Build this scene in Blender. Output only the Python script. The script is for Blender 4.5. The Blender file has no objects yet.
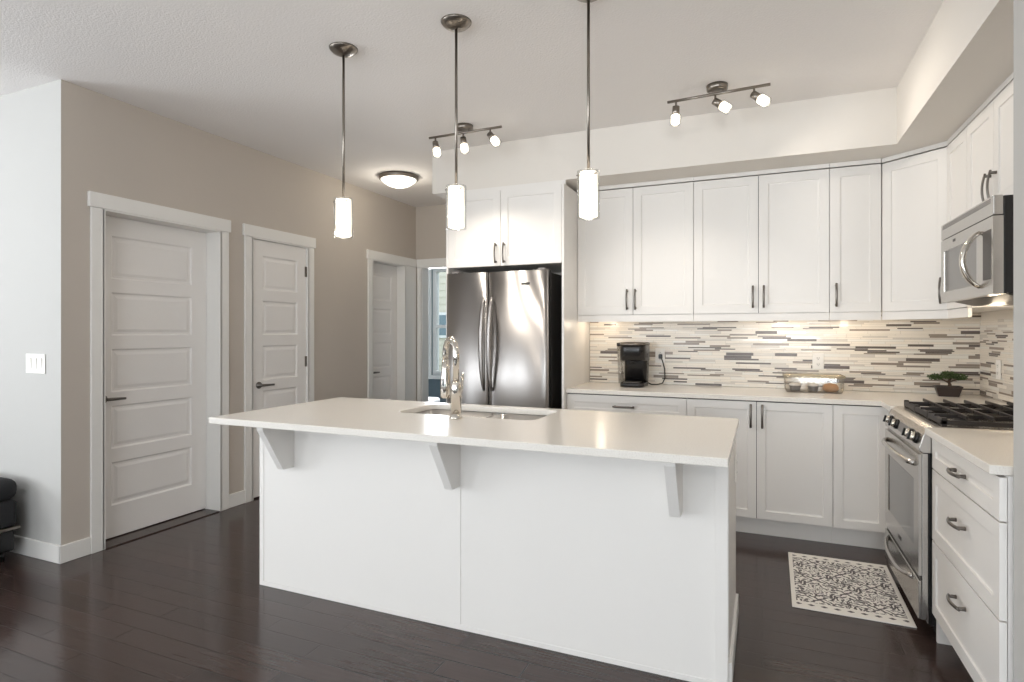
import bpy, bmesh, math, random
from math import sin, cos, pi, radians as R
from mathutils import Matrix, Vector

SC = bpy.context.scene
COL = SC.collection

# ------------------------------------------------------------------ camera, world, light, exposure
CAM_H = 1.31
cam_data = bpy.data.cameras.new('camera')
cam = bpy.data.objects.new('camera', cam_data)
COL.objects.link(cam)
cam.location = (0, 0, CAM_H)
cam.rotation_euler = (pi / 2, 0, 0.404)
cam_data.sensor_width = 36.0
cam_data.lens = 585.0 / 1024.0 * 36.0
cam_data.shift_y = -8.5 / 1024.0
cam_data.clip_start = 0.05
SC.camera = cam

SC.view_settings.view_transform = 'Standard'
SC.view_settings.look = 'None'
SC.view_settings.gamma = 1.0
SC.view_settings.use_curve_mapping = False
SC.view_settings.exposure = 0.02

world = bpy.data.worlds.new('sky')
SC.world = world
world.use_nodes = True
wn = world.node_tree.nodes
wn['Background'].inputs[0].default_value = (0.80, 0.90, 1.0, 1)
wn['Background'].inputs[1].default_value = 2.2


def area_light(name, loc, rot, sx, sy, power, col=(1, 1, 1), spread=180):
    d = bpy.data.lights.new(name, 'AREA')
    d.shape = 'RECTANGLE'
    d.size, d.size_y, d.energy, d.color = sx, sy, power, col
    d.spread = R(spread)
    o = bpy.data.objects.new(name, d)
    COL.objects.link(o)
    o.location, o.rotation_euler = loc, rot
    return o


def point_light(name, loc, power, col=(1, 1, 1), rad=0.03):
    d = bpy.data.lights.new(name, 'POINT')
    d.energy, d.color, d.shadow_soft_size = power, col, rad
    o = bpy.data.objects.new(name, d)
    COL.objects.link(o)
    o.location = loc
    return o


DAY = (0.94, 0.97, 1.0)
# daylight coming in through the big living room windows behind and beside the camera
for wx, ww, wh, wp, wt in ((-5.65, .5, 2.0, 38, 0), (-4.65, .5, 2.0, 38, 0), (-2.0, 1.9, 1.7, 75, 62), (0.6, 1.9, 1.7, 185, 62)):  # wide lamps and the side one tilted up as added ceiling fill
    area_light('window_daylight', (wx, -3.82, 1.45), (pi / 2 + R(wt), 0, 0), ww, wh, wp, DAY)
area_light('window_daylight', (-6.80, -1.0, 1.45), (pi / 2 + R(45), 0, -pi / 2), 2.6, 1.7, 175, DAY)
area_light('window_daylight', (-4.15, 7.8, 1.5), (-pi / 2, 0, 0), 1.3, 1.6, 80, DAY)

SC.cycles.use_denoising = True
SC.cycles.max_bounces = 10
SC.cycles.diffuse_bounces = 6
SC.cycles.glossy_bounces = 5
SC.cycles.transparent_max_bounces = 12
SC.cycles.sample_clamp_indirect = 6.0

# ------------------------------------------------------------------ materials


def lin(c):
    return tuple((v / 12.92 if v <= 0.04045 else ((v + 0.055) / 1.055) ** 2.4) for v in (x / 255.0 for x in c))


def mat(name, rgb, rough=0.5, metal=0.0, spec=0.5, bump=0.0, bscale=60.0, var=0.0, vscale=6.0, stretch=None, coat=0.0,
        emit=None, estr=0.0, aniso=0.0):
    m = bpy.data.materials.new(name)
    m.use_nodes = True
    nt = m.node_tree
    b = nt.nodes['Principled BSDF']
    col = (*lin(rgb), 1)
    b.inputs['Base Color'].default_value = col
    b.inputs['Roughness'].default_value = rough
    b.inputs['Metallic'].default_value = metal
    b.inputs['Specular IOR Level'].default_value = spec
    b.inputs['Coat Weight'].default_value = coat
    b.inputs['Anisotropic'].default_value = aniso
    if emit:
        b.inputs['Emission Color'].default_value = (*emit, 1)
        b.inputs['Emission Strength'].default_value = estr
    tc = nt.nodes.new('ShaderNodeTexCoord')
    src = tc.outputs['Object']
    if stretch:
        mp = nt.nodes.new('ShaderNodeMapping')
        mp.inputs['Scale'].default_value = stretch
        nt.links.new(src, mp.inputs[0])
        src = mp.outputs[0]
    if var:
        n = nt.nodes.new('ShaderNodeTexNoise')
        n.inputs['Scale'].default_value = vscale
        n.inputs['Detail'].default_value = 3
        nt.links.new(src, n.inputs['Vector'])
        mx = nt.nodes.new('ShaderNodeMix')
        mx.data_type = 'RGBA'
        mx.inputs[6].default_value = tuple(max(0, c * (1 - var)) for c in col[:3]) + (1,)
        mx.inputs[7].default_value = tuple(min(1, c * (1 + var)) for c in col[:3]) + (1,)
        nt.links.new(n.outputs[0], mx.inputs[0])
        nt.links.new(mx.outputs[2], b.inputs['Base Color'])
    if bump:
        n = nt.nodes.new('ShaderNodeTexNoise')
        n.inputs['Scale'].default_value = bscale
        n.inputs['Detail'].default_value = 2
        nt.links.new(src, n.inputs['Vector'])
        bp = nt.nodes.new('ShaderNodeBump')
        bp.inputs['Strength'].default_value = bump
        bp.inputs['Distance'].default_value = 0.004
        nt.links.new(n.outputs[0], bp.inputs['Height'])
        nt.links.new(bp.outputs[0], b.inputs['Normal'])
    return m


def clear_mat(name, tint=(1, 1, 1), base=0.06, rough=0.03, edge=0.6):
    """thin clear glass or plastic: see-through with a fresnel sheen"""
    m = bpy.data.materials.new(name)
    m.use_nodes = True
    nt = m.node_tree
    nt.nodes.remove(nt.nodes['Principled BSDF'])
    out = nt.nodes['Material Output']
    tr = nt.nodes.new('ShaderNodeBsdfTransparent')
    tr.inputs[0].default_value = (*tint, 1)
    gl = nt.nodes.new('ShaderNodeBsdfGlossy')
    gl.inputs['Roughness'].default_value = rough
    lw = nt.nodes.new('ShaderNodeLayerWeight')
    lw.inputs[0].default_value = 0.35
    ad = nt.nodes.new('ShaderNodeMath')
    ad.operation = 'MULTIPLY_ADD'
    ad.inputs[1].default_value = edge
    ad.inputs[2].default_value = base
    nt.links.new(lw.outputs['Fresnel'], ad.inputs[0])
    mx = nt.nodes.new('ShaderNodeMixShader')
    nt.links.new(ad.outputs[0], mx.inputs[0])
    nt.links.new(tr.outputs[0], mx.inputs[1])
    nt.links.new(gl.outputs[0], mx.inputs[2])
    nt.links.new(mx.outputs[0], out.inputs[0])
    return m


M = {}
M['wall'] = mat('taupe_wall_paint', (194, 185, 175), 0.75, bump=0.12, bscale=180, var=0.015)
M['wall_daylit'] = mat('daylit_wall_paint', (192, 191, 188), 0.75, bump=0.12, bscale=180, var=0.01)  # wall paint with the cool daylight tone put into its colour
M['wall_white'] = mat('pale_bulkhead_paint', (226, 221, 214), 0.75, bump=0.12, bscale=180, var=0.01)
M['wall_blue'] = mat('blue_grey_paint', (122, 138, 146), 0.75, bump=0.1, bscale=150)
M['ceiling'] = mat('stippled_ceiling_paint', (241, 238, 236), 0.85, bump=0.45, bscale=95, var=0.02, vscale=90)
M['trim'] = mat('white_trim_paint', (232, 230, 226), 0.4, var=0.01)
M['door'] = mat('white_door_paint', (236, 233, 230), 0.42, bump=0.04, bscale=90, var=0.01)
M['cab'] = mat('white_cabinet_lacquer', (233, 230, 226), 0.38, var=0.008, vscale=3)
M['cab_in'] = mat('cabinet_shadow_gap', (70, 66, 62), 0.7, var=0.05)
M['steel'] = mat('brushed_stainless', (176, 173, 171), 0.30, 1.0, aniso=0.93, var=0.02, vscale=3)
_nt = M['steel'].node_tree
_tg = _nt.nodes.new('ShaderNodeTangent')
_tg.direction_type, _tg.axis = 'RADIAL', 'Z'
_nt.links.new(_tg.outputs[0], _nt.nodes['Principled BSDF'].inputs['Tangent'])
_nt.nodes['Principled BSDF'].inputs['Anisotropic Rotation'].default_value = 0.25
M['steel_h'] = mat('brushed_stainless_flat', (194, 191, 187), 0.25, 1.0, bump=0.04, bscale=30, stretch=(1, 30, 30))
M['steel_dark'] = mat('dark_appliance_steel', (84, 80, 76), 0.4, 0.7, var=0.05)
M['chrome'] = mat('polished_chrome', (215, 210, 202), 0.07, 1.0, var=0.03)
M['nickel'] = mat('brushed_nickel', (142, 135, 127), 0.3, 1.0, var=0.05)
M['nickel_dark'] = mat('satin_pull_metal', (120, 115, 110), 0.3, 1.0, var=0.05)
M['black'] = mat('black_plastic', (22, 21, 22), 0.25, var=0.1)
M['black_matte'] = mat('black_enamel_iron', (32, 27, 26), 0.5, bump=0.1, bscale=200, var=0.1)
M['black_fabric'] = mat('charcoal_upholstery', (34, 34, 36), 0.9, bump=0.4, bscale=300, var=0.15)
M['dark_glass'] = mat('smoked_oven_glass', (128, 126, 124), 0.08, 0.85, var=0.03)
M['white_plastic'] = mat('white_plastic', (238, 235, 230), 0.35, var=0.01)
M['grey_plastic'] = mat('grey_plastic', (120, 116, 114), 0.4, var=0.05)
M['glow'] = mat('lit_opal_glass', (245, 240, 230), 0.3, emit=(1.0, 0.90, 0.76), estr=1.6, var=0.01)
M['glow_hot'] = mat('lit_lamp_glass', (245, 240, 230), 0.3, emit=(1.0, 0.90, 0.74), estr=2.5, var=0.01)
M['glow_dome'] = mat('lit_dome_glass', (245, 240, 230), 0.3, emit=(1.0, 0.94, 0.82), estr=1.5, var=0.01)
M['puck'] = mat('lit_puck_lens', (245, 240, 230), 0.3, emit=(1.0, 0.80, 0.55), estr=1.5, var=0.01)
M['clear'] = clear_mat('clear_glass', (0.98, 0.985, 0.98), 0.03, 0.02, 0.3)
M['clear_plastic'] = clear_mat('clear_plastic', (0.93, 0.92, 0.90), 0.10, 0.12)
M['lid_plastic'] = clear_mat('amber_tinted_plastic', (0.97, 0.92, 0.80), 0.12, 0.15)
M['pane'] = clear_mat('window_pane', (0.96, 0.98, 0.98), 0.04)
M['leaf'] = mat('bonsai_needles', (62, 84, 38), 0.6, var=0.35, vscale=60)
M['bark'] = mat('bonsai_bark', (74, 56, 44), 0.8, bump=0.6, bscale=80, var=0.2)
M['pot'] = mat('dark_brown_glaze', (48, 38, 36), 0.35, var=0.1)
M['soil'] = mat('potting_soil', (54, 44, 36), 0.95, bump=0.8, bscale=160, var=0.2)
M['bread'] = mat('baked_crust', (196, 150, 108), 0.7, bump=0.3, bscale=60, var=0.15, vscale=20)
M['linen'] = mat('white_bed_linen', (232, 234, 236), 0.9, bump=0.4, bscale=9)
M['wood_bed'] = mat('bed_base_wood', (90, 74, 62), 0.6, var=0.1)
M['siding'] = mat('pale_house_siding', (214, 205, 186), 0.8, var=0.05)
M['glass_dark'] = mat('house_window_glass', (110, 128, 134), 0.1, var=0.05)
M['grass'] = mat('lawn', (120, 130, 100), 0.95, var=0.2)
M['roof'] = mat('grey_shingles', (110, 108, 106), 0.9, var=0.15)
M['grout'] = mat('tile_grout', (196, 188, 176), 0.85, var=0.03)
M['tile_cream'] = mat('cream_mosaic', (236, 228, 216), 0.22, var=0.03, vscale=25)
M['tile_white'] = mat('white_glass_mosaic', (234, 230, 222), 0.12, var=0.02, vscale=25)
M['tile_grey'] = mat('pale_grey_mosaic', (212, 205, 196), 0.2, var=0.04, vscale=25)
M['tile_taupe'] = mat('taupe_mosaic', (150, 138, 127), 0.2, var=0.08, vscale=25)
M['tile_dark'] = mat('dark_stone_mosaic', (104, 95, 90), 0.25, var=0.10, vscale=25)


class NG:
    """tiny math-node writer"""

    def __init__(self, nt):
        self.nt = nt

    def op(self, o, a, b=None, c=None):
        n = self.nt.nodes.new('ShaderNodeMath')
        n.operation = o
        for i, v in enumerate((a, b, c)):
            if v is None:
                continue
            if isinstance(v, (int, float)):
                n.inputs[i].default_value = v
            else:
                self.nt.links.new(v, n.inputs[i])
        return n.outputs[0]


def quartz():
    m = mat('white_quartz', (226, 221, 214), 0.21, spec=0.42)
    nt = m.node_tree
    b = nt.nodes['Principled BSDF']
    tc = nt.nodes.new('ShaderNodeTexCoord')
    n = nt.nodes.new('ShaderNodeTexNoise')
    n.inputs['Scale'].default_value = 220
    n.inputs['Detail'].default_value = 4
    nt.links.new(tc.outputs['Object'], n.inputs['Vector'])
    rp = nt.nodes.new('ShaderNodeValToRGB')
    rp.color_ramp.elements[0].position = 0.36
    rp.color_ramp.elements[0].color = (*lin((219, 213, 206)), 1)
    rp.color_ramp.elements[1].position = 0.5
    rp.color_ramp.elements[1].color = (*lin((228, 224, 217)), 1)
    nt.links.new(n.outputs[0], rp.inputs[0])
    nt.links.new(rp.outputs[0], b.inputs['Base Color'])
    return m


M['quartz'] = quartz()


def floor_wood():
    m = mat('espresso_hardwood', (52, 42, 40), 0.24)
    nt = m.node_tree
    L = nt.links
    b = nt.nodes['Principled BSDF']
    tc = nt.nodes.new('ShaderNodeTexCoord')
    br = nt.nodes.new('ShaderNodeTexBrick')
    br.offset = 0.37
    br.offset_frequency = 2
    br.inputs['Color1'].default_value = (0.0, 0.0, 0.0, 1)
    br.inputs['Color2'].default_value = (1, 1, 1, 1)
    br.inputs['Mortar'].default_value = (0.5, 0.5, 0.5, 1)
    br.inputs['Scale'].default_value = 1.0
    br.inputs['Mortar Size'].default_value = 0.003
    br.inputs['Mortar Smooth'].default_value = 0.4
    br.inputs['Brick Width'].default_value = 0.85
    br.inputs['Row Height'].default_value = 0.108
    L.new(tc.outputs['Object'], br.inputs['Vector'])
    mp = nt.nodes.new('ShaderNodeMapping')
    mp.inputs['Scale'].default_value = (3, 45, 1)
    L.new(tc.outputs['Object'], mp.inputs[0])
    gr = nt.nodes.new('ShaderNodeTexNoise')
    gr.inputs['Scale'].default_value = 1.6
    gr.inputs['Detail'].default_value = 5
    L.new(mp.outputs[0], gr.inputs['Vector'])
    g = NG(nt)
    f = g.op('ADD', g.op('MULTIPLY_ADD', br.outputs['Color'], 0.28, 0.12), g.op('MULTIPLY', gr.outputs[0], 0.5))
    rp = nt.nodes.new('ShaderNodeValToRGB')
    rp.color_ramp.elements[0].position = 0.15
    rp.color_ramp.elements[0].color = (*lin((42, 33, 31)), 1)
    rp.color_ramp.elements[1].position = 0.85
    rp.color_ramp.elements[1].color = (*lin((76, 60, 55)), 1)
    L.new(f, rp.inputs[0])
    mx = nt.nodes.new('ShaderNodeMix')
    mx.data_type = 'RGBA'
    L.new(br.outputs['Fac'], mx.inputs[0])
    L.new(rp.outputs[0], mx.inputs[6])
    mx.inputs[7].default_value = (*lin((20, 16, 15)), 1)
    L.new(mx.outputs[2], b.inputs['Base Color'])
    bp = nt.nodes.new('ShaderNodeBump')
    bp.inputs['Strength'].default_value = 0.3
    bp.inputs['Distance'].default_value = 0.002
    hgt = g.op('SUBTRACT', g.op('MULTIPLY', gr.outputs[0], 0.35), br.outputs['Fac'])
    L.new(hgt, bp.inputs['Height'])
    L.new(bp.outputs[0], b.inputs['Normal'])
    rr = g.op('MULTIPLY_ADD', gr.outputs[0], 0.12, 0.11)
    L.new(rr, b.inputs['Roughness'])
    return m


M['floor'] = floor_wood()


def rug_mat(hw, hd):
    """cream kitchen mat printed with grey scroll medallions inside a border of diamonds; hw, hd half sizes"""
    m = mat('printed_mat', (220, 214, 206), 0.9, bump=0.3, bscale=400)
    nt = m.node_tree
    L = nt.links
    b = nt.nodes['Principled BSDF']
    g = NG(nt)
    tc = nt.nodes.new('ShaderNodeTexCoord')
    sp = nt.nodes.new('ShaderNodeSeparateXYZ')
    L.new(tc.outputs['Object'], sp.inputs[0])
    x, y = sp.outputs[0], sp.outputs[1]
    T = 0.252

    def cell(v, t, off=0.0):
        return g.op('SUBTRACT', g.op('MULTIPLY', g.op('FRACT', g.op('ADD', g.op('DIVIDE', v, t), 50.5 + off)), t), t / 2)

    def medallion(cx, cy, s):
        r = g.op('SQRT', g.op('ADD', g.op('MULTIPLY', cx, cx), g.op('MULTIPLY', cy, cy)))
        a = g.op('ARCTAN2', cy, cx)
        pet = g.op('MULTIPLY', g.op('SINE', g.op('MULTIPLY', a, 8.0)), 0.013 * s)
        w1 = g.op('SINE', g.op('MULTIPLY', g.op('ADD', r, pet), 215.0 / s))
        pet2 = g.op('SINE', g.op('ADD', g.op('MULTIPLY', a, 12.0), g.op('MULTIPLY', r, 170.0)))
        return g.op('ADD', w1, g.op('MULTIPLY', pet2, 0.75))

    p1 = medallion(cell(x, T), cell(y, T), 1.0)
    p2 = medallion(cell(x, T, 0.5), cell(y, T, 0.5), 0.8)
    nz = nt.nodes.new('ShaderNodeTexNoise')
    nz.inputs['Scale'].default_value = 80
    L.new(tc.outputs['Object'], nz.inputs['Vector'])
    s = g.op('ADD', g.op('MAXIMUM', p1, g.op('MULTIPLY', p2, 0.8)), g.op('MULTIPLY_ADD', nz.outputs[0], 2.6, -1.3))
    ink = g.op('GREATER_THAN', s, 0.50)
    ax, ay = g.op('ABSOLUTE', x), g.op('ABSOLUTE', y)
    dx, dy = g.op('SUBTRACT', hw, ax), g.op('SUBTRACT', hd, ay)
    inside = g.op('MULTIPLY', g.op('GREATER_THAN', dy, 0.075), g.op('GREATER_THAN', dx, 0.02))
    bx = g.op('ABSOLUTE', cell(x, 0.055))
    dia = g.op('LESS_THAN', g.op('ADD', bx, g.op('MULTIPLY', g.op('ABSOLUTE', g.op('SUBTRACT', dy, 0.045)), 1.5)), 0.017)
    dia = g.op('MULTIPLY', dia, g.op('GREATER_THAN', dx, 0.02))
    tot = g.op('MAXIMUM', g.op('MULTIPLY', ink, inside), dia)
    mx = nt.nodes.new('ShaderNodeMix')
    mx.data_type = 'RGBA'
    L.new(tot, mx.inputs[0])
    mx.inputs[6].default_value = (*lin((234, 230, 223)), 1)
    mx.inputs[7].default_value = (*lin((98, 92, 92)), 1)
    L.new(mx.outputs[2], b.inputs['Base Color'])
    return m


# ------------------------------------------------------------------ mesh helpers
class MB:
    def __init__(self):
        self.v, self.f, self.s, self.mi = [], [], [], []
        self.M = Matrix()
        self.m = 0

    def add(self, verts, faces, smooth=False):
        n = len(self.v)
        self.v += [self.M @ Vector(p) for p in verts]
        for f in faces:
            self.f.append([n + i for i in f])
            self.s.append(smooth)
            self.mi.append(self.m)
        return self

    def box(self, x0, x1, y0, y1, z0, z1):
        if x0 > x1: x0, x1 = x1, x0
        if y0 > y1: y0, y1 = y1, y0
        if z0 > z1: z0, z1 = z1, z0
        v = [(x, y, z) for z in (z0, z1) for y in (y0, y1) for x in (x0, x1)]
        return self.add(v, [(0, 2, 3, 1), (4, 5, 7, 6), (0, 1, 5, 4), (2, 6, 7, 3), (0, 4, 6, 2), (1, 3, 7, 5)])

    def loft(self, rings, cap=True, smooth=True, closed=True):
        n = len(rings[0])
        v = [p for r in rings for p in r]
        f = []
        for i in range(len(rings) - 1):
            for j in range(n if closed else n - 1):
                a, b = i * n + j, i * n + (j + 1) % n
                f.append((a, b, b + n, a + n))
        self.add(v, f, smooth)
        if cap:
            self.add(rings[0], [tuple(reversed(range(n)))])
            self.add(rings[-1], [tuple(range(n))])
        return self

    def lathe(self, prof, c=(0, 0, 0), n=24, cap=True):
        """prof: (r, z) going up; axis z"""
        rings = [[(c[0] + r * cos(2 * pi * k / n), c[1] + r * sin(2 * pi * k / n), c[2] + z) for k in range(n)] for r, z in prof]
        return self.loft(rings, cap)

    def tube(self, pts, r, n=10, cap=True, flat=None):
        """pts path; r radius or list; flat=(sx, sy) squashes the section"""
        pts = [Vector(p) for p in pts]
        rs = r if isinstance(r, (list, tuple)) else [r] * len(pts)
        rings = []
        up = None
        for i, p in enumerate(pts):
            t = (pts[min(i + 1, len(pts) - 1)] - pts[max(i - 1, 0)]).normalized()
            if up is None:
                up = Vector((0, 0, 1)) if abs(t.z) < 0.9 else Vector((0, 1, 0))
            a = (up - t * up.dot(t)).normalized()
            b = t.cross(a)
            up = a
            fx, fy = flat or (1, 1)
            rings.append([p + a * rs[i] * fx * cos(2 * pi * k / n) + b * rs[i] * fy * sin(2 * pi * k / n) for k in range(n)])
        return self.loft(rings, cap)

    def prism(self, poly, axis, a0, a1, smooth=False):
        """poly 2-D in the plane normal to axis (x: (y,z), y: (x,z), z: (x,y))"""
        def P(p, a):
            return {'x': (a, p[0], p[1]), 'y': (p[0], a, p[1]), 'z': (p[0], p[1], a)}[axis]
        n = len(poly)
        self.add([P(p, a0) for p in poly] + [P(p, a1) for p in poly],
                 [(i, (i + 1) % n, n + (i + 1) % n, n + i) for i in range(n)], smooth)
        self.add([P(p, a0) for p in poly], [tuple(reversed(range(n)))])
        self.add([P(p, a1) for p in poly], [tuple(range(n))])
        return self

    def panel_slab(self, w, h, t, panels, prof):
        """door leaf: x 0..w, z 0..h, face at y=0 looking to -y, thickness t to +y.
        panels: list of (x0,x1,z0,z1), same x range, stacked; prof: (inset, depth) steps"""
        ps = sorted(panels, key=lambda p: p[2])
        x0, x1 = ps[0][0], ps[0][1]
        q = lambda a, b, c, d: self.add([(a, 0, c), (b, 0, c), (b, 0, d), (a, 0, d)], [(0, 1, 2, 3)])
        q(0, x0, 0, h); q(x1, w, 0, h)
        zz = 0
        for p in ps:
            q(x0, x1, zz, p[2]); zz = p[3]
        q(x0, x1, zz, h)
        for (a, b, c, d) in ps:
            rings = [[(a + i, y, c + i), (b - i, y, c + i), (b - i, y, d - i), (a + i, y, d - i)] for i, y in prof]
            for r0, r1 in zip(rings, rings[1:]):
                self.add(r0 + r1, [(k, (k + 1) % 4, 4 + (k + 1) % 4, 4 + k) for k in range(4)])
            self.add(rings[-1], [(0, 1, 2, 3)])
        v = [(0, 0, 0), (w, 0, 0), (w, 0, h), (0, 0, h), (0, t, 0), (w, t, 0), (w, t, h), (0, t, h)]
        self.add(v, [(4, 7, 6, 5), (0, 4, 5, 1), (3, 2, 6, 7), (0, 3, 7, 4), (1, 5, 6, 2)])
        return self

    def build(self, name, mats, parent=None, bev=0.0, world=False, seg=2):
        me = bpy.data.meshes.new(name)
        off = Vector((0, 0, 0))
        if world and parent is not None:
            p = parent
            while p is not None:
                off += p.location
                p = p.parent
        me.from_pydata([tuple(p - off) for p in self.v], [], self.f)
        for p, s, i in zip(me.polygons, self.s, self.mi):
            p.use_smooth = s
            p.material_index = i
        for m in (mats if isinstance(mats, (list, tuple)) else [mats]):
            me.materials.append(M[m] if isinstance(m, str) else m)
        bm = bmesh.new()
        bm.from_mesh(me)
        bmesh.ops.remove_doubles(bm, verts=bm.verts, dist=1e-5)
        bmesh.ops.recalc_face_normals(bm, faces=bm.faces)
        bm.to_mesh(me)
        bm.free()
        o = bpy.data.objects.new(name, me)
        COL.objects.link(o)
        if parent is not None:
            o.parent = parent
        if bev:
            b = o.modifiers.new('edges', 'BEVEL')
            b.width, b.segments, b.limit_method, b.angle_limit = bev, seg, 'ANGLE', R(40)
        return o


def thing(name, label, cat, loc=(0, 0, 0), rz=0.0, group=None):
    o = bpy.data.objects.new(name, None)
    COL.objects.link(o)
    o.empty_display_size = 0.1
    o.location = loc
    o.rotation_euler = (0, 0, rz)
    return tag(o, label, cat, group)


def tag(o, label, cat, group=None):
    o['label'] = label
    o['category'] = cat
    if group:
        o['group'] = group
    return o


def struct(o, label=None, cat=None):
    o['kind'] = 'structure'
    if label:
        o['label'] = label
        o['category'] = cat
    return o


def copy_tree(o, parent=None):
    c = o.copy()
    COL.objects.link(c)
    if parent is not None:
        c.parent = parent
    for ch in list(o.children):
        copy_tree(ch, c)
    return c


def rrect(x0, x1, y0, y1, r, n=6):
    out = []
    for cx, cy, a0 in ((x1 - r, y1 - r, 0), (x0 + r, y1 - r, 90), (x0 + r, y0 + r, 180), (x1 - r, y0 + r, 270)):
        for k in range(n + 1):
            a = R(a0 + 90 * k / n)
            out.append((cx + r * cos(a), cy + r * sin(a)))
    return out


def slab_hole(mb, x0, x1, y0, y1, z0, z1, hole, nper):
    corners = [(x1, y1), (x0, y1), (x0, y0), (x1, y0)]
    n = len(hole)
    for z, flip in ((z1, False), (z0, True)):
        v = [(p[0], p[1], z) for p in hole] + [(c[0], c[1], z) for c in corners]
        f = []
        for i in range(n):
            j = (i + 1) % n
            k, l = i // nper, j // nper
            q = [n + k, j, i] if k == l else [n + k, n + l, j, i]
            f.append(tuple(reversed(q)) if flip else tuple(q))
        mb.add(v, f)
    mb.add([(p[0], p[1], z) for z in (z0, z1) for p in hole], [(i, n + i, n + (i + 1) % n, (i + 1) % n) for i in range(n)], True)
    mb.add([(p[0], p[1], z) for z in (z0, z1) for p in corners], [(i, (i + 1) % 4, 4 + (i + 1) % 4, 4 + i) for i in range(4)])


# ------------------------------------------------------------------ dimensions (metres, camera over the origin)
H = 2.748
XL = -3.661          # left wall
YF = 2.049           # living-room wall facing the camera
YH = 5.748           # hall end wall
YB = 4.68            # kitchen back wall
XR = 1.303           # kitchen right wall
ZT = 2.055           # top of door openings
ZS = 2.414           # bulkhead underside
XI0, XI1, YI, YIB = -2.402, -0.115, 2.28, 2.93
ZC = 0.905
YC = 4.055           # base cabinet door faces
YU = 4.32            # upper cabinet door faces
XUR = 0.975          # right upper door faces
XD = 0.665           # right drawer faces
YR0, YR1 = 3.005, 3.755   # range span
YM0, YM1 = 2.955, 3.705   # microwave span
XW, YW = -7.0, -4.0  # living room extents
XE = 3.0

# ------------------------------------------------------------------ structure
b = MB(); b.box(XW - .2, XE + .2, YW - .2, 8.3, -0.12, 0)
struct(b.build('floor', 'floor'), 'dark espresso hardwood plank floor', 'floor')
b = MB(); b.box(XW - .2, XE + .2, YW - .2, 8.3, H, H + .12)
struct(b.build('ceiling', 'ceiling'), 'white stippled ceiling', 'ceiling')

D1 = (2.277, 3.098)
D2 = (3.396, 3.998)
D3 = (4.925, 5.510)
WT = 0.14
b = MB()
ys = [YF, D1[0], D1[1], D2[0], D2[1], D3[0], D3[1], YH]
for i in range(0, 8, 2):
    b.box(XL - WT, XL, ys[i], ys[i + 1], 0, H)
for d in (D1, D2, D3):
    b.box(XL - WT, XL, d[0], d[1], ZT, H)
struct(b.build('wall_left', 'wall'), 'taupe wall with three white doors', 'wall')
b = MB()  # unseen shell added behind the doors to stop light leaking in
for d, dep in ((D1, .7), (D2, .7), (D3, .7)):
    x0, x1 = XL - WT - dep, XL - WT
    b.box(x0 - .05, x0, d[0] - .05, d[1] + .05, 0, ZT + .1)
    b.box(x0, x1, d[0] - .08, d[0] - .03, 0, ZT + .1)
    b.box(x0, x1, d[1] + .03, d[1] + .08, 0, ZT + .1)
    b.box(x0, x1, d[0] - .05, d[1] + .05, ZT + .05, ZT + .1)
struct(b.build('wall_light_stop', 'wall'), 'added shell stopping light leaks behind the white doors', 'wall')
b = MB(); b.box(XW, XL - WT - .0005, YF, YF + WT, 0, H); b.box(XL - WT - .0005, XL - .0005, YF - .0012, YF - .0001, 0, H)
struct(b.build('wall_living', 'wall_daylit'), 'pale wall with the light switch facing the living room', 'wall')
HO = (-3.571, -2.68)
b = MB()
b.box(XL - WT, HO[0], YH, YH + .12, 0, H); b.box(HO[1], -2.10, YH, YH + .12, 0, H); b.box(HO[0], HO[1], YH, YH + .12, ZT, H)
struct(b.build('wall_hall', 'wall'), 'taupe wall at the end of the hall with a doorway', 'wall')
b = MB(); b.box(-2.27, -2.15, YB + .121, YH, 0, H)
struct(b.build('wall_hall_side', 'wall'), 'taupe wall beside the hall behind the fridge', 'wall')
b = MB(); b.box(-2.27, XR + .12, YB, YB + .12, 0, H)
struct(b.build('wall_back', 'wall_white'), 'kitchen back wall behind the cabinets', 'wall')
b = MB(); b.box(XR, XR + .12, 2.21, YB, 0, H)
struct(b.build('wall_right', 'wall_white'), 'kitchen wall behind the range', 'wall')
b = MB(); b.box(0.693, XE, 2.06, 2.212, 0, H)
struct(b.build('wall_pillar', 'wall_daylit', bev=.008), 'end of a wall beside the drawer cabinet', 'wall')
# bulkhead over the cabinets
b = MB()
b.prism([(-2.415, 4.037), (.7254, 4.037), (.7254, 2.212), (XR, 2.212), (XR, YB), (-2.415, YB)], 'z', ZS, H)
struct(b.build('ceiling_bulkhead', 'wall_white'), 'pale bulkhead running above the upper cabinets', 'bulkhead')
# living room behind the camera
b = MB()
WIN = [(-5.97, -5.33), (-4.97, -4.33), (-3.0, -1.0), (-.4, 1.6)]
b.box(XW, XE, YW - .15, YW, 0, .35); b.box(XW, XE, YW - .15, YW, 2.55, H)
xs = [XW] + [v for w in WIN for v in w] + [XE]
for i in range(0, len(xs), 2):
    b.box(xs[i], xs[i + 1], YW - .15, YW, .35, 2.55)
struct(b.build('wall_rear', 'wall_daylit'), 'living room wall with four tall windows', 'wall')
b = MB()
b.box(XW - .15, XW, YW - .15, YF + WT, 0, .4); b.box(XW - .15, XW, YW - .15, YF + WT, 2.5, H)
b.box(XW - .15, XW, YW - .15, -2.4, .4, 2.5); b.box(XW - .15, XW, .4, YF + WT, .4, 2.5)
struct(b.build('wall_living_side', 'wall_daylit'), 'living room side wall with a window', 'wall')
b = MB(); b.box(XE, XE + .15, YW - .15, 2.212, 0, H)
struct(b.build('wall_living_end', 'wall_daylit'), 'living room end wall', 'wall')


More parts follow.
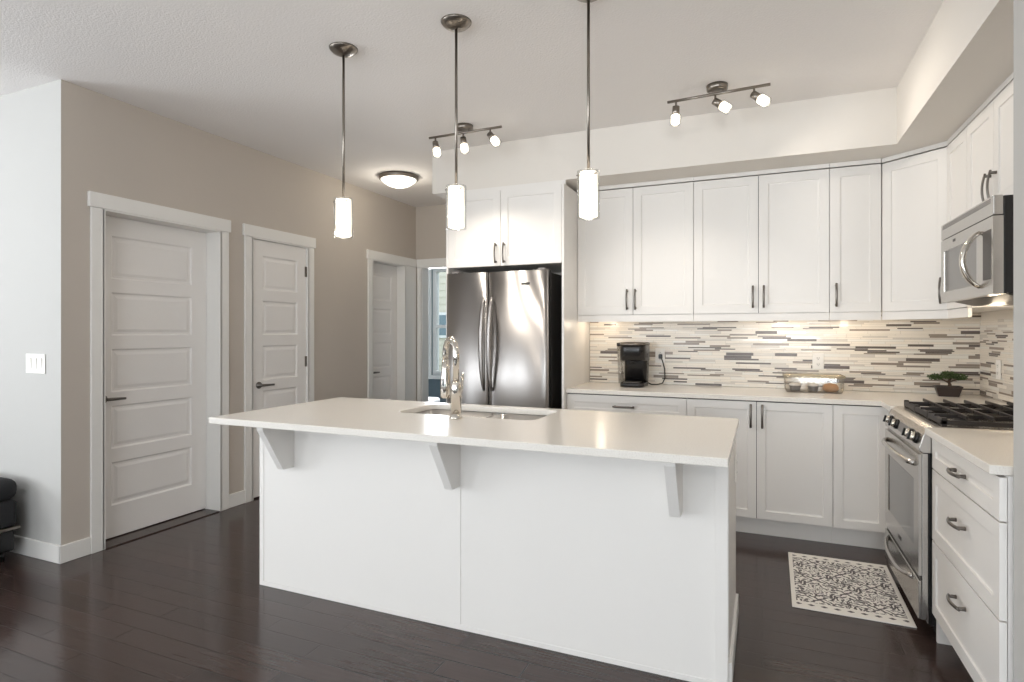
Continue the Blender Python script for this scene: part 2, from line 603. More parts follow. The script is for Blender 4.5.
def window(n, x0, x1, y, z0, z1, facing, label, mull=1, along='x', depth=.1):
    w = bpy.data.objects.new('window_%d' % n, None)
    COL.objects.link(w)
    struct(w, label, 'window')
    B = MB()
    f = .06
    if along == 'y':
        B.M = Matrix(((0, 1, 0, 0), (1, 0, 0, 0), (0, 0, 1, 0), (0, 0, 0, 1)))
    B.box(x0, x1, y, y + depth, z0, z0 + f); B.box(x0, x1, y, y + depth, z1 - f, z1)
    B.box(x0, x0 + f, y, y + depth, z0 + f, z1 - f); B.box(x1 - f, x1, y, y + depth, z0 + f, z1 - f)
    for k in range(1, mull + 1):
        xm = x0 + (x1 - x0) * k / (mull + 1)
        B.box(xm - .03, xm + .03, y + .01, y + depth - .01, z0 + f, z1 - f)
    B.build('window_frame', 'trim', w)
    P = MB(); P.M = B.M
    P.box(x0 + f, x1 - f, y + depth / 2 - .004, y + depth / 2 + .004, z0 + f, z1 - f)
    P.build('pane', 'pane', w)
    return w, B.M


for i, (a, c) in enumerate(WIN):
    window(i + 1, a, c, YW - .13, .35, 2.55, 1, 'tall living room window, %s from the side wall' % ('first', 'second', 'third', 'fourth')[i], 1 if c - a > 1 else 0)
window(6, -2.4, .4, XW - .13, .4, 2.5, 1, 'living room side window', 1, 'y')

# bedroom beyond the hall
BWY = 8.0
b = MB()
BW = (-4.80, -3.50, .64, 2.33)
b.box(-6.6, BW[0], BWY, BWY + .15, 0, H); b.box(BW[1], -2.0, BWY, BWY + .15, 0, H)
b.box(BW[0], BW[1], BWY, BWY + .15, 0, BW[2]); b.box(BW[0], BW[1], BWY, BWY + .15, BW[3], H)
b.box(-6.6, -6.5, YH + .12, BWY, 0, H); b.box(-2.15, -2.0, YH + .12, BWY, 0, H)
b.box(-6.6, XL - WT, YH + .02, YH + .119, 0, H)
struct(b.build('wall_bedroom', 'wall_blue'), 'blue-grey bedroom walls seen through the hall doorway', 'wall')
w, _ = window(5, BW[0], BW[1], BWY + .03, BW[2], BW[3], -1, 'white framed bedroom window seen through the hall doorway', 3)
B = MB()
B.box(BW[0] - .09, BW[0], BWY - .02, BWY, BW[2] - .05, BW[3] + .1); B.box(BW[1], BW[1] + .09, BWY - .02, BWY, BW[2] - .05, BW[3] + .1)
B.box(BW[0] - .1, BW[1] + .1, BWY - .025, BWY, BW[3], BW[3] + .1); B.box(BW[0] - .1, BW[1] + .1, BWY - .05, BWY, BW[2] - .06, BW[2])
B.box(BW[0] + .06, BW[1] - .06, BWY + .04, BWY + .1, 1.38, 1.43)
B.build('window_trim', 'trim', w)


# ------------------------------------------------------------------ trims
def casing(n, d, label, right=True):
    B = MB()
    c = .075
    x1 = XL + .018
    B.box(XL + .0005, x1, d[0] - c, d[0], 0, ZT); B.box(XL + .0005, x1, d[1], d[1] + c if right else YH - .0185, 0, ZT)
    B.box(XL + .0005, XL + .024, d[0] - c - .014, (d[1] + c + .014) if right else YH - .0245, ZT, ZT + .09)
    # jamb lining
    B.box(XL - WT, XL + .018, d[0] - .012, d[0] + .006, 0, ZT); B.box(XL - WT, XL + .018, d[1] - .006, d[1] + .012, 0, ZT)
    B.box(XL - WT, XL + .018, d[0], d[1], ZT - .01, ZT + .008)
    return struct(B.build('trim_%d' % n, 'trim', bev=.003), label, 'door casing')


casing(1, D1, 'white casing of the wide door nearest the wall corner')
casing(2, D2, 'white casing of the narrow pantry door')
casing(3, (D3[0], D3[1]), 'white casing of the door at the end of the hall', False)
B = MB()
B.box(XL + .03, HO[0], YH - .018, YH - .0005, 0, ZT); B.box(HO[1], HO[1] + .09, YH - .018, YH - .0005, 0, ZT)
B.box(XL + .025, HO[1] + .11, YH - .024, YH - .0005, ZT, ZT + .09)
B.box(HO[0] - .012, HO[0] + .008, YH - .018, YH + .12, 0, ZT); B.box(HO[1] - .008, HO[1] + .012, YH - .018, YH + .12, 0, ZT)
B.box(HO[0], HO[1], YH - .018, YH + .12, ZT - .01, ZT + .008)
struct(B.build('trim_4', 'trim', bev=.003), 'white casing of the bedroom doorway', 'door casing')

BBH = .102
B = MB()
for a, c in ((YF - .015, D1[0] - .075), (D1[1] + .075, D2[0] - .075), (D2[1] + .075, D3[0] - .075)):
    B.box(XL + .0005, XL + .015, a, c, 0, BBH)
struct(B.build('baseboard_left', 'trim', bev=.004), 'white baseboard along the wall of doors', 'baseboard')
B = MB(); B.box(XW, XL + .0149, YF - .015, YF - .0005, 0, BBH)
struct(B.build('baseboard_living', 'trim', bev=.004), 'white baseboard below the light switch', 'baseboard')
B = MB(); B.box(.693, XE, 2.045, 2.0595, 0, BBH)
struct(B.build('baseboard_pillar', 'trim', bev=.004), 'white baseboard of the wall end', 'baseboard')


# ------------------------------------------------------------------ interior doors
def lever(parent, M4, side):
    """rose + lever, in leaf coordinates, lever pointing along side (+1/-1) x"""
    L = MB(); L.M = M4
    ring = [[(r * cos(2 * pi * k / 20), y, r * sin(2 * pi * k / 20)) for k in range(20)] for r, y in ((.027, 0), (.027, -.008), (.012, -.012), (.010, -.045))]
    L.loft(ring)
    L.tube([(0, -.045, 0), (side * .03, -.05, 0), (side * .115, -.048, -.002)], [.010, .010, .008], 10, flat=(1, .7))
    return L.build('door_handle', 'nickel_dark', parent)


def interior_door(n, d, xface, label, handle_low_y=True, hinges=False, zb=.014):
    """leaf facing +x at x = xface"""
    w = d[1] - d[0] - .014
    h = ZT - .012 - zb
    root = bpy.data.objects.new('door_%d' % n, None)
    COL.objects.link(root)
    struct(root, label, 'door')
    T = Matrix.Translation((xface, d[0] + .007, zb)) @ Matrix.Rotation(pi / 2, 4, 'Z')
    B = MB(); B.M = T
    st = .12 if w > .7 else .105
    top, bot, rail = .12, .20, .085
    ph = (h - top - bot - 4 * rail) / 5
    pans = [(st, w - st, bot + k * (ph + rail), bot + k * (ph + rail) + ph) for k in range(5)]
    B.panel_slab(w, h, .035, pans, [(0, 0), (.010, .008), (.022, .008), (.040, .003)])
    leaf = B.build('door_leaf', 'door', root)
    hx = .065 if handle_low_y else w - .065
    lever(root, T @ Matrix.Translation((hx, 0, .893 - zb)), 1 if handle_low_y else -1)
    if hinges:
        for z in (.25, 1.0, 1.78):
            hb = MB(); hb.M = T @ Matrix.Translation((w + .004, -.006, z))
            hb.lathe([(.007, 0), (.007, .09)], n=10)
            hb.box(-.02, .0, .004, .007, 0, .09)
            hb.build('hinge', 'nickel', root)
    return root


interior_door(1, D1, XL - .12, 'wide white five-panel door nearest the wall corner')
interior_door(2, D2, XL - .002, 'narrow white five-panel pantry door', hinges=True)
interior_door(3, D3, XL - .09, 'white five-panel door at the end of the hall')
B = MB(); B.box(XL - .115, XL + .02, D1[0] + .007, D1[1] - .007, 0, .007)
struct(B.build('trim_5', 'floor', bev=.003), 'dark wood threshold under the wide door', 'threshold')

# ------------------------------------------------------------------ mosaic backsplash
random.seed(11)


def mosaic(name, length, z0, z1, T, label):
    B = MB(); B.M = T
    B.m = 0
    B.box(0, length, -.004, 0, z0, z1)
    z = z0 + .001
    row = 0
    while z < z1 - .004:
        hh = random.choice((.009, .009, .012, .016, .022, .012))
        if z + hh > z1: hh = z1 - z - .001
        x = -random.random() * .2
        lastdark = False
        while x < length:
            ln = random.choice((.10, .145, .145, .19, .19, .24))
            a, c = max(x, 0.0), min(x + ln, length)
            if c - a > .004:
                r = random.random()
                if hh > .02:
                    wts = (.46, .68, .80, .89)
                elif hh < .015:
                    wts = (.44, .60, .69, .84)
                else:
                    wts = (.48, .74, .88, .95)
                k = 1 + sum(r > q for q in wts)
                if k >= 4 and lastdark:
                    k = random.choice((1, 1, 2))
                lastdark = k >= 4
                B.m = k
                o = .006 + random.random() * .0012
                g = .0009
                B.add([(a + g, -.003, z + g), (c - g, -.003, z + g), (c - g, -.003, z + hh - g), (a + g, -.003, z + hh - g),
                       (a + g, -o, z + g), (c - g, -o, z + g), (c - g, -o, z + hh - g), (a + g, -o, z + hh - g)],
                      [(4, 5, 6, 7), (0, 1, 5, 4), (1, 2, 6, 5), (2, 3, 7, 6), (3, 0, 4, 7)])
            x += ln
        z += hh
        row += 1
    o = B.build(name, ['grout', 'tile_cream', 'tile_white', 'tile_grey', 'tile_taupe', 'tile_dark'])
    return struct(o, label, 'backsplash')


mosaic('wall_backsplash_back', XR + 1.303, ZC + .001, 1.435, Matrix.Translation((-1.302, YB - .001, 0)), 'linear glass and stone mosaic backsplash on the back wall')
mosaic('wall_backsplash_right', YB - .009 - 2.215, ZC + .001, 1.388, Matrix.Translation((XR - .001, YB - .009, 0)) @ Matrix.Rotation(-pi / 2, 4, 'Z'),
       'linear mosaic backsplash on the wall behind the range')


# ------------------------------------------------------------------ cabinet hardware
def pull(parent, T, L=.15, name='handle'):
    """arched bar pull; local: along z centred, mounted on y=0, standing out to -y"""
    B = MB(); B.M = T
    pts = []
    n = 10
    for k in range(n + 1):
        t = -1 + 2 * k / n
        pts.append((0, -.022 - .012 * (1 - t * t), t * L / 2))
    B.tube(pts, .0065, 8, flat=(.8, 1.05))
    for s in (-1, 1):
        B.tube([(0, 0, s * L * .42), (0, -.026, s * L * .42)], [.008, .006], 8)
    return B.build(name, 'nickel_dark', parent)


def shaker_leaf(parent, T, w, h, name='door', stile=.058, mat_='cab'):
    B = MB(); B.M = T
    B.panel_slab(w, h, .019, [(stile, w - stile, stile, h - stile)], [(0, 0), (.002, .006), (.010, .0075)])
    return B.build(name, mat_, parent)


FACE_Y = lambda x, y, z: Matrix.Translation((x, y, z))                       # leaf looking to -y
FACE_X = lambda x, y, z: Matrix.Translation((x, y, z)) @ Matrix.Rotation(-pi / 2, 4, 'Z')   # leaf looking to -x; its width runs to -y


def upper_run_y(label, x0, x1, z0, z1, yf, yb, splits, handles, name='upper_cabinet', rail=True, crown=True, group=None, hz=1.553):
    """cabinet on the back wall; splits: x edges of leaves; handles: x of pull per leaf or None"""
    root = thing(name, label, 'cabinet', ((x0 + x1) / 2, (yf + yb) / 2, z0), 0, group)
    o = root.location
    B = MB(); B.box(x0 + .001, x1 - .001, yf + .021, yb, z0, z1)
    B.build('carcass', 'cab', root, world=True)
    B = MB(); B.box(x0 + .002, x1 - .002, yf + .014, yf + .0205, z0 + .003, z1 - .003)
    B.build('face_gap', 'cab_in', root, world=True)
    for (a, c, hx) in zip(splits, splits[1:], handles):
        T = FACE_Y(a + .0018 - o.x, yf - o.y, .003)
        d = shaker_leaf(root, T, c - a - .0036, z1 - z0 - .006)
        if hx is not None:
            pull(d, Matrix.Translation((hx - o.x, yf - o.y, hz - z0)))
    if rail:
        B = MB(); B.box(x0 + .001, x1 - .001, yf + .004, yf + .022, z0 - .05, z0 - .001)
        B.build('light_rail', 'cab', root, world=True)
    if crown:
        B = MB(); B.box(x0 + .001, x1 - .001, yf + .002, yf + .03, z1 + .006, ZS - .001)
        B.build('crown_strip', 'cab', root, world=True)
    return root


ZU0, ZU1 = 1.44, 2.38
upper_run_y('white double-door upper cabinet above the coffee maker beside the fridge', -1.302, -.447, ZU0, ZU1, YU, YB - .01, [-1.302, -.876, -.447], [-.918, -.857])
upper_run_y('white double-door upper cabinet above the clear food container', -.447, .404, ZU0, ZU1, YU, YB - .01, [-.447, -.023, .404], [-.058, .010])
upper_run_y('narrow single-door white upper cabinet beside the corner cabinet', .404, .694, ZU0, ZU1, YU, YB - .01, [.404, .694], [.442])

# diagonal corner upper
PA, PB = Vector((.6955, YU + .012, 0)), Vector((XUR + .012, 4.07, 0))
root = thing('corner_cabinet', 'white upper cabinet set diagonally across the kitchen corner', 'cabinet', (1.0, 4.4, ZU0))
dv = (PB - PA); wl = dv.length; dv.normalize()
nrm = Vector((dv.y, -dv.x, 0))
B = MB()
inn = [PA - nrm * .021, PB - nrm * .021]
B.prism([(inn[0].x, inn[0].y), (inn[1].x, inn[1].y), (XR - .01, 4.071), (XR - .01, YB - .01), (.696, YB - .01)], 'z', ZU0, ZU1)
B.build('carcass', 'cab', root, world=True)
ang = math.atan2(dv.y, dv.x)
Td = Matrix.Translation(Vector((PA.x, PA.y, ZU0)) - root.location) @ Matrix.Rotation(ang, 4, 'Z')
G = MB(); G.M = Td; G.box(.002, wl - .002, .015, .0205, .003, ZU1 - ZU0 - .003); G.build('face_gap', 'cab_in', root)
d = shaker_leaf(root, Td @ Matrix.Translation((.003, 0, .003)), wl - .006, ZU1 - ZU0 - .006)
pull(d, Td @ Matrix.Translation((wl - .035, 0, .112)))
B = MB(); B.M = Td; B.box(.0, wl, .004, .022, -.05, -.001); B.build('light_rail', 'cab', root)
B = MB(); B.M = Td; B.box(.0, wl, .002, .03, ZU1 - ZU0 + .006, ZS - ZU0 - .001); B.build('crown_strip', 'cab', root)


def upper_run_x(label, y0, y1, z0, z1, splits, handles, rail=True, hz=1.553):
    root = thing('upper_cabinet', label, 'cabinet', ((XUR + XR) / 2, (y0 + y1) / 2, z0))
    o = root.location
    B = MB(); B.box(XUR + .021, XR - .01, y0 + .001, y1 - .001, z0, z1)
    B.build('carcass', 'cab', root, world=True)
    B = MB(); B.box(XUR + .014, XUR + .0205, y0 + .002, y1 - .002, z0 + .003, z1 - .003)
    B.build('face_gap', 'cab_in', root, world=True)
    for (a, c, hy) in zip(splits, splits[1:], handles):      # from far (large y) to near
        d = shaker_leaf(root, FACE_X(XUR - o.x, a - .0018 - o.y, .003), a - c - .0036, z1 - z0 - .006)
        if hy is not None:
            pull(d, FACE_X(XUR - o.x, hy - o.y, hz - z0))
    if rail:
        B = MB(); B.box(XUR + .004, XUR + .022, y0 + .001, y1 - .001, z0 - .05, z0 - .001)
        B.build('light_rail', 'cab', root, world=True)
    B = MB(); B.box(XUR + .002, XUR + .03, y0 + .001, y1 - .001, z1 + .006, ZS - .001)
    B.build('crown_strip', 'cab', root, world=True)
    return root


upper_run_x('narrow white upper cabinet between the corner cabinet and the microwave', 3.712, 4.068, ZU0, ZU1, [4.068, 3.712], [None])
upper_run_x('short white double-door cabinet over the microwave', YM0 - .005, 3.710, 1.875, ZU1, [3.710, 3.33, YM0 - .005], [3.365, 3.295], False, 1.972)
upper_run_x('white upper cabinet against the wall end beside the microwave', 2.218, YM0 - .007, ZU0, ZU1, [YM0 - .007, 2.585, 2.218], [2.62, 2.55])

# fridge enclosure
root = thing('fridge_cabinet', 'tall white fridge surround with a two-door cabinet over the fridge', 'cabinet', (-1.793, 4.3, 0))
YP = 4.0
for x0, x1 in ((-2.270, -2.252), (-1.322, -1.304)):
    B = MB(); B.box(x0, x1, YP, YB - .002, 0, ZU1); B.build('side_panel', 'cab', root, world=True, bev=.0015)
B = MB(); B.box(-2.2515, -1.3225, YP + .021, YB - .002, 1.812, ZU1); B.build('carcass', 'cab', root, world=True)
B = MB(); B.box(-2.251, -1.323, YP + .014, YP + .0205, 1.815, ZU1 - .003); B.build('face_gap', 'cab_in', root, world=True)
for a, c, hx in ((-2.252, -1.805, -1.840), (-1.805, -1.322, -1.772)):
    d = shaker_leaf(root, FACE_Y(a + .0018 - root.location.x, YP - root.location.y, 1.813), c - a - .0036, ZU1 - 1.816)
    pull(d, Matrix.Translation((hx - root.location.x, YP - root.location.y, 1.905)))
B = MB(); B.box(-2.27, -1.304, YP + .03, YP + .05, ZU1 + .001, ZS - .001); B.build('crown_strip', 'cab', root, world=True)


# base cabinets on the back wall
def base_run(label, x0, x1, leaves, name='base_cabinet'):
    """leaves: (kind, x0, x1, z0, z1, handle) handle=(x, z, 'v'/'h') or None"""
    root = thing(name, label, 'cabinet', ((x0 + x1) / 2, 4.36, 0))
    o = root.location
    B = MB(); B.box(x0 + .001, x1 - .001, YC + .021, YB - .002, .115, ZC - .031); B.build('carcass', 'cab', root, world=True)
    B = MB(); B.box(x0 + .002, x1 - .002, YC + .014, YC + .0205, .118, ZC - .034); B.build('face_gap', 'cab_in', root, world=True)
    B = MB(); B.box(x0 + .0005, x1 - .0005, YC + .072, YC + .09, 0, .1145); B.build('toe_kick', 'cab', root, world=True)
    for kind, a, c, z0, z1, hd in leaves:
        d = shaker_leaf(root, FACE_Y(a + .0018 - o.x, YC - o.y, z0), c - a - .0036, z1 - z0, kind, .05)
        if hd:
            T = Matrix.Translation((hd[0] - o.x, YC - o.y, hd[1]))
            if hd[2] == 'h':
                T = T @ Matrix.Rotation(pi / 2, 4, 'Y')
            pull(d, T)
    return root


ZD0, ZD1 = .122, .866
base_run('white wide-drawer base cabinet under the coffee maker', -1.302, -.463,
         [('drawer', -1.302, -.463, .72, ZD1, (-.885, .793, 'h')), ('drawer', -1.302, -.463, .425, .715, (-.885, .60, 'h')),
          ('drawer', -1.302, -.463, ZD0, .42, (-.885, .31, 'h'))])
base_run('white double-door base cabinet under the clear food container', -.463, .398,
         [('door', -.463, -.033, ZD0, ZD1, (-.067, .777, 'v')), ('door', -.033, .398, ZD0, ZD1, (.001, .777, 'v'))])
base_run('white single-door base cabinet next to the range', .398, .690, [('door', .398, .690, ZD0, ZD1, None)])
root = thing('corner_base_cabinet', 'white corner base cabinet behind the range side under the bonsai', 'cabinet', (1.0, 4.3, 0))
B = MB(); B.box(.692, XR - .005, YR1 + .012, YB - .002, .0, ZC - .031); B.build('carcass', 'cab', root, world=True)
B = MB(); B.box(.6905, .6915, YR1 + .012, YC + .07, .115, ZC - .034); B.build('filler_strip', 'cab', root, world=True)

# drawer cabinet on the right
root = thing('drawer_cabinet', 'white three-drawer base cabinet between the range and the wall end', 'cabinet', (.98, 2.58, 0))
o = root.location
YD0, YD1 = 2.223, 2.992
B = MB(); B.box(XD + .021, XR - .005, YD0, YD1, .105, ZC - .031); B.build('carcass', 'cab', root, world=True)
B = MB(); B.box(XD + .014, XD + .0205, YD0 + .03, YD1 - .001, .108, ZC - .034); B.build('face_gap', 'cab_in', root, world=True)
B = MB(); B.box(.764, .78, YD0, YD1, 0, .1045); B.build('toe_kick', 'cab', root, world=True)
B = MB(); B.box(.68, XR - .005, YD1 - .018, YD1, 0, .1045); B.build('gable', 'cab', root, world=True)
for z0, z1, hz in ((.735, .868, .797), (.433, .729, .612), (.118, .427, .325)):
    d = shaker_leaf(root, FACE_X(XD - o.x, YD1 - .001 - o.y, z0), YD1 - YD0 - .002, z1 - z0, 'drawer', .052)
    pull(d, FACE_X(XD - o.x, 2.60 - o.y, hz) @ Matrix.Rotation(pi / 2, 4, 'Y'), .13)

# counters
B = MB()
B.prism([(-1.302, 4.03), (.646, 4.03), (.646, YR1 + .008), (XR - .002, YR1 + .008), (XR - .002, YB - .0085), (-1.302, YB - .0085)], 'z', ZC - .03, ZC)
tag(B.build('kitchen_countertop', 'quartz', bev=.003), 'white quartz countertop along the back wall turning into the corner', 'countertop')
B = MB(); B.box(.640, XR - .0085, 2.2225, YR0 - .007, ZC - .03, ZC)
tag(B.build('kitchen_countertop', 'quartz', bev=.003), 'short white quartz countertop on the three-drawer cabinet', 'countertop')

# ------------------------------------------------------------------ island
root = thing('kitchen_island', 'white panelled kitchen island with three support brackets', 'island', ((XI0 + XI1) / 2, 2.6, 0))
o = root.location
XM = -1.226
for a, c in ((XI0, XM), (XM, XI1)):
    B = MB(); B.box(a + .0015, c - .0015, YI + .003, YI + .022, .0, ZC - .031); B.build('back_panel', 'cab', root, world=True, bev=.002)
B = MB()
B.box(XI0 + .002, XI1 - .002, YI + .0225, YIB, .10, ZC - .25); B.box(XI0 + .002, XI1 - .002, YI + .0225, YI + .1, 0, ZC - .031)
B.box(XI0 + .002, XI0 + .03, YI + .1, YIB, 0, ZC - .031); B.box(XI1 - .03, XI1 - .002, YI + .1, YIB, 0, ZC - .031)
B.box(XI0 + .03, XI1 - .03, YIB - .02, YIB, ZC - .25, ZC - .031)
B.build('carcass', 'cab', root, world=True)
B = MB()
B.box(XI0, XI0 + .028, YI, YI + .003, .022, ZC - .031); B.box(XI1 - .045, XI1, YI - .003, YI + .02, .0, ZC - .031)
B.box(XI0, XI1 - .045, YI, YI + .003, 0, .022); B.box(XM - .004, XM + .004, YI + .0005, YI + .003, .022, ZC - .031)
B.build('batten', 'cab', root, world=True, bev=.001)
B = MB(); B.box(XI1 - .001, XI1 + .002, YI + .02, YIB, 0.09, ZC - .031); B.build('end_panel', 'cab', root, world=True)
B = MB(); B.box(XI1 - .001, XI1 + .014, YI + .02, YIB, 0, .09); B.build('base_trim', 'trim', root, world=True, bev=.003)
for bx in (-2.177, -1.229, -.281):
    B = MB()
    zt = ZC - .0315
    B.prism([(YI + .003, zt), (YI - .2, zt), (YI - .2, zt - .028), (YI - .068, .632), (YI + .003, .632)], 'x', bx - .034, bx + .006)
    B.build('bracket', 'cab', root, world=True, bev=.002)
# sink-side drawers and doors (hidden side)
for k in range(4):
    a = XI0 + .02 + k * .565
    T = Matrix.Translation((a + .56 - o.x, YIB + .02 - o.y, .12)) @ Matrix.Rotation(pi, 4, 'Z')
    d = shaker_leaf(root, T, .555, .74, 'door')

SX0, SX1, SY0, SY1 = -1.72, -.965, 2.505, 2.885
hole = rrect(SX0, SX1, SY0, SY1, .06, 6)
B = MB()
slab_hole(B, -2.432, -.100, 2.000, 2.953, ZC - .03, ZC, hole, 7)
tag(B.build('island_countertop', 'quartz', bev=.003), 'long white quartz countertop with a sink cut-out on the island', 'countertop')

root = thing('kitchen_sink', 'double-bowl stainless undermount sink in the island countertop', 'sink', ((SX0 + SX1) / 2, (SY0 + SY1) / 2, ZC - .235))
for a, c in ((SX0 + .004, -1.31), (-1.285, SX1 - .004)):
    B = MB()
    rings = []
    for ins, z in ((-.01, ZC - .0315), (0, ZC - .033), (.006, ZC - .19), (.03, ZC - .22), (.12, ZC - .224)):
        rings.append([(x, y, z) for x, y in rrect(a + ins, c - ins, SY0 + .004 + ins, SY1 - .004 - ins, max(.055 - ins * .3, .02), 6)])
    B.loft(rings, cap=False)
    B.add(rings[-1], [tuple(range(len(rings[-1])))])
    bw = B.build('bowl', 'steel_h', root, world=True)
    D = MB(); D.lathe([(.04, 0), (.04, .004), (.03, .002)], ((a + c) / 2, (SY0 + SY1) / 2, ZC - .2235), 20)
    D.build('drain', 'chrome', bw, world=True)
B = MB(); B.box(-1.31, -1.285, SY0 + .02, SY1 - .02, ZC - .07, ZC - .045); B.build('divider', 'steel_h', root, world=True, bev=.008)

# faucet: gooseneck with pull-down head, standing between sink and seating side
root = thing('kitchen_faucet', 'chrome gooseneck pull-down faucet on the island countertop', 'faucet', (-1.322, 2.425, ZC + .0005))
B = MB(); B.lathe([(.031, 0), (.031, .008), (.026, .014), (.0225, .03)], n=24); B.build('base', 'chrome', root)
B = MB(); B.lathe([(.025, .028), (.025, .15), (.022, .165), (.0175, .175)], n=24); B.build('body', 'chrome', root)
dx, dy = Vector((-.80, .60, 0)).normalized().x, Vector((-.80, .60, 0)).normalized().y
pts = [(0, 0, .17), (0, 0, .30)]
rr = .062
for k in range(1, 13):
    a = pi * k / 12
    q = rr - rr * cos(a)
    pts.append((dx * q, dy * q, .30 + rr * 1.15 * sin(a)))
pts.append((dx * 2 * rr, dy * 2 * rr, .27))
B = MB(); B.tube(pts, .0155, 14); B.build('spout', 'chrome', root)
e = Vector((dx * 2 * rr, dy * 2 * rr, 0))
B = MB(); B.lathe([(.022, .085), (.025, .10), (.025, .16), (.020, .22), (.0175, .275)], (e.x, e.y, 0), 20); h = B.build('spray_head', 'chrome', root)
B = MB(); B.box(e.x - .005, e.x + .005, e.y - .0265, e.y - .022, .145, .18); B.build('spray_button', 'black', h)
B = MB(); B.tube([(0, .018, .10), (0, .04, .10)], .013, 12); B.tube([(0, .04, .10), (.002, .05, .14), (.006, .055, .21)], [.008, .007, .006], 10); B.build('lever', 'chrome', root)


# ------------------------------------------------------------------ fridge
FX0, FXS, FX1, FY = -2.224, -1.869, -1.398, 3.915
root = thing('refrigerator', 'stainless side-by-side refrigerator in the white surround', 'refrigerator', ((FX0 + FX1) / 2, 4.3, 0))
B = MB(); B.box(FX0 + .004, FX1 - .004, FY + .085, YB - .03, .03, 1.745); B.build('body', 'steel_dark', root, world=True, bev=.004)
B = MB(); B.box(FX0 + .02, FX1 - .02, FY + .05, FY + .084, .0, .09); B.build('kick_grille', 'black', root, world=True)


def bowed_door(x0, x1, z0, z1, yf, t, bow, n=14):
    B = MB()
    pr = []
    r = .012
    for k in range(n + 1):
        u = k / n
        x = x0 + (x1 - x0) * u
        e = min(x - x0, x1 - x) 
        y = yf + bow * (2 * u - 1) ** 2
        pr.append((x, y))
    pr[0] = (x0, pr[0][1] + r); pr.insert(1, (x0 + .004, pr[1][1] + r * .35 if False else yf + bow + .003))
    pr[-1] = (x1, pr[-1][1] + r); pr.insert(-1, (x1 - .004, yf + bow + .003))
    m = len(pr)
    B.add([(x, y, z) for z in (z0, z1) for x, y in pr], [(i, i + 1, m + i + 1, m + i) for i in range(m - 1)], True)
    yb = yf + t
    B.add([(pr[0][0], pr[0][1], z0), (pr[0][0], yb, z0), (pr[0][0], yb, z1), (pr[0][0], pr[0][1], z1)], [(0, 1, 2, 3)])
    B.add([(pr[-1][0], pr[-1][1], z0), (pr[-1][0], yb, z0), (pr[-1][0], yb, z1), (pr[-1][0], pr[-1][1], z1)], [(0, 3, 2, 1)])
    B.add([(x0, yb, z0), (x1, yb, z0), (x1, yb, z1), (x0, yb, z1)], [(0, 3, 2, 1)])
    for z in (z0, z1):
        B.add([(x, y, z) for x, y in pr] + [(x1, yb, z), (x0, yb, z)], [tuple(range(m + 2))])
    return B


for nm, a, c, hx in (('freezer_door', FX0, FXS - .003, FXS - .030), ('fridge_door', FXS + .003, FX1, FXS + .034)):
    d = bowed_door(a, c, .10, 1.758, FY, .075, .007).build(nm, 'steel', root, world=True)
    B = MB()
    pts = []
    for k in range(17):
        t = -1 + 2 * k / 16
        pts.append((hx, FY - .004 - .058 * (1 - t ** 2) ** .8, 1.225 + .345 * t))
    B.tube(pts, [.008 + .008 * (1 - (2 * k / 16 - 1) ** 4) for k in range(17)], 12, flat=(.8, 1.1))
    B.build('handle', 'steel', d, world=True)
    if nm == 'fridge_door':
        B = MB(); B.box(-1.60, -1.535, FY - .0015, FY + .006, 1.655, 1.672)
        B.build('badge', 'steel_dark', d, world=True, bev=.001)
for a in (FX0 + .06, FX1 - .06):
    B = MB(); B.box(a - .03, a + .03, FY + .03, FY + .13, 1.759, 1.776); B.build('hinge_cover', 'grey_plastic', root, world=True, bev=.004)

# ------------------------------------------------------------------ range
XG = .62
root = thing('gas_range', 'stainless slide-in gas range with black grates', 'stove', (.95, (YR0 + YR1) / 2, 0))
B = MB(); B.box(XG + .035, XR - .03, YR0 + .002, YR1 - .002, .055, .888); B.build('body', 'black', root, world=True, bev=.003)
B = MB(); B.box(XG + .012, XG + .0348, YR0, YR1, .075, .79); B.build('front_frame', 'steel_h', root, world=True, bev=.002)
for yy in (YR0 + .05, YR1 - .05):
    for xx in (XG + .1, XR - .1):
        B = MB(); B.lathe([(.018, 0), (.018, .055)], (xx, yy, 0), 12); B.build('foot', 'black', root, world=True)
B = MB(); B.box(XG + .07, XG + .08, YR0 + .01, YR1 - .01, 0.004, .055); B.build('toe_plate', 'black', root, world=True)
# oven door
B = MB(); B.M = FACE_X(XG, YR1 - .004, .262)
W = YR1 - YR0 - .008
B.panel_slab(W, .522, .0115, [(.085, W - .085, .10, .40)], [(0, 0), (.003, .004)])
d = B.build('oven_door', 'steel_h', root, world=True)
B = MB(); B.box(XG + .0032, XG + .0039, YR0 + .094, YR1 - .094, .367, .657); B.build('oven_window', 'dark_glass', d, world=True)


def bow_handle_y(x, y0, y1, z, out, r, parent, sag=0.0):
    B = MB()
    pts = []
    for k in range(17):
        t = -1 + 2 * k / 16
        q = (1 - t ** 4) ** .7 if abs(t) < 1 else 0
        pts.append((x - out * q, (y0 + y1) / 2 + (y1 - y0) / 2 * t, z - sag * (1 - t * t)))
    B.tube(pts, r, 12, flat=(1.0, .8))
    return B.build('handle', 'steel_h', parent, world=True)


bow_handle_y(XG + .002, YR0 + .06, YR1 - .06, .735, .040, .013, d)
B = MB(); B.box(XG - .001, XG + .001, 3.35, 3.41, .298, .316); B.build('badge', 'steel_dark', d, world=True)
B = MB(); B.box(XG + .008, XG + .0119, YR0 + .006, YR1 - .006, .243, .258); B.build('seam_strip', 'black', root, world=True)
B = MB(); B.box(XG, XG + .0118, YR0 + .004, YR1 - .004, .075, .240); dr = B.build('drawer', 'steel_h', root, world=True, bev=.003)
bow_handle_y(XG + .002, YR0 + .10, YR1 - .10, .222, .034, .013, dr, .03)
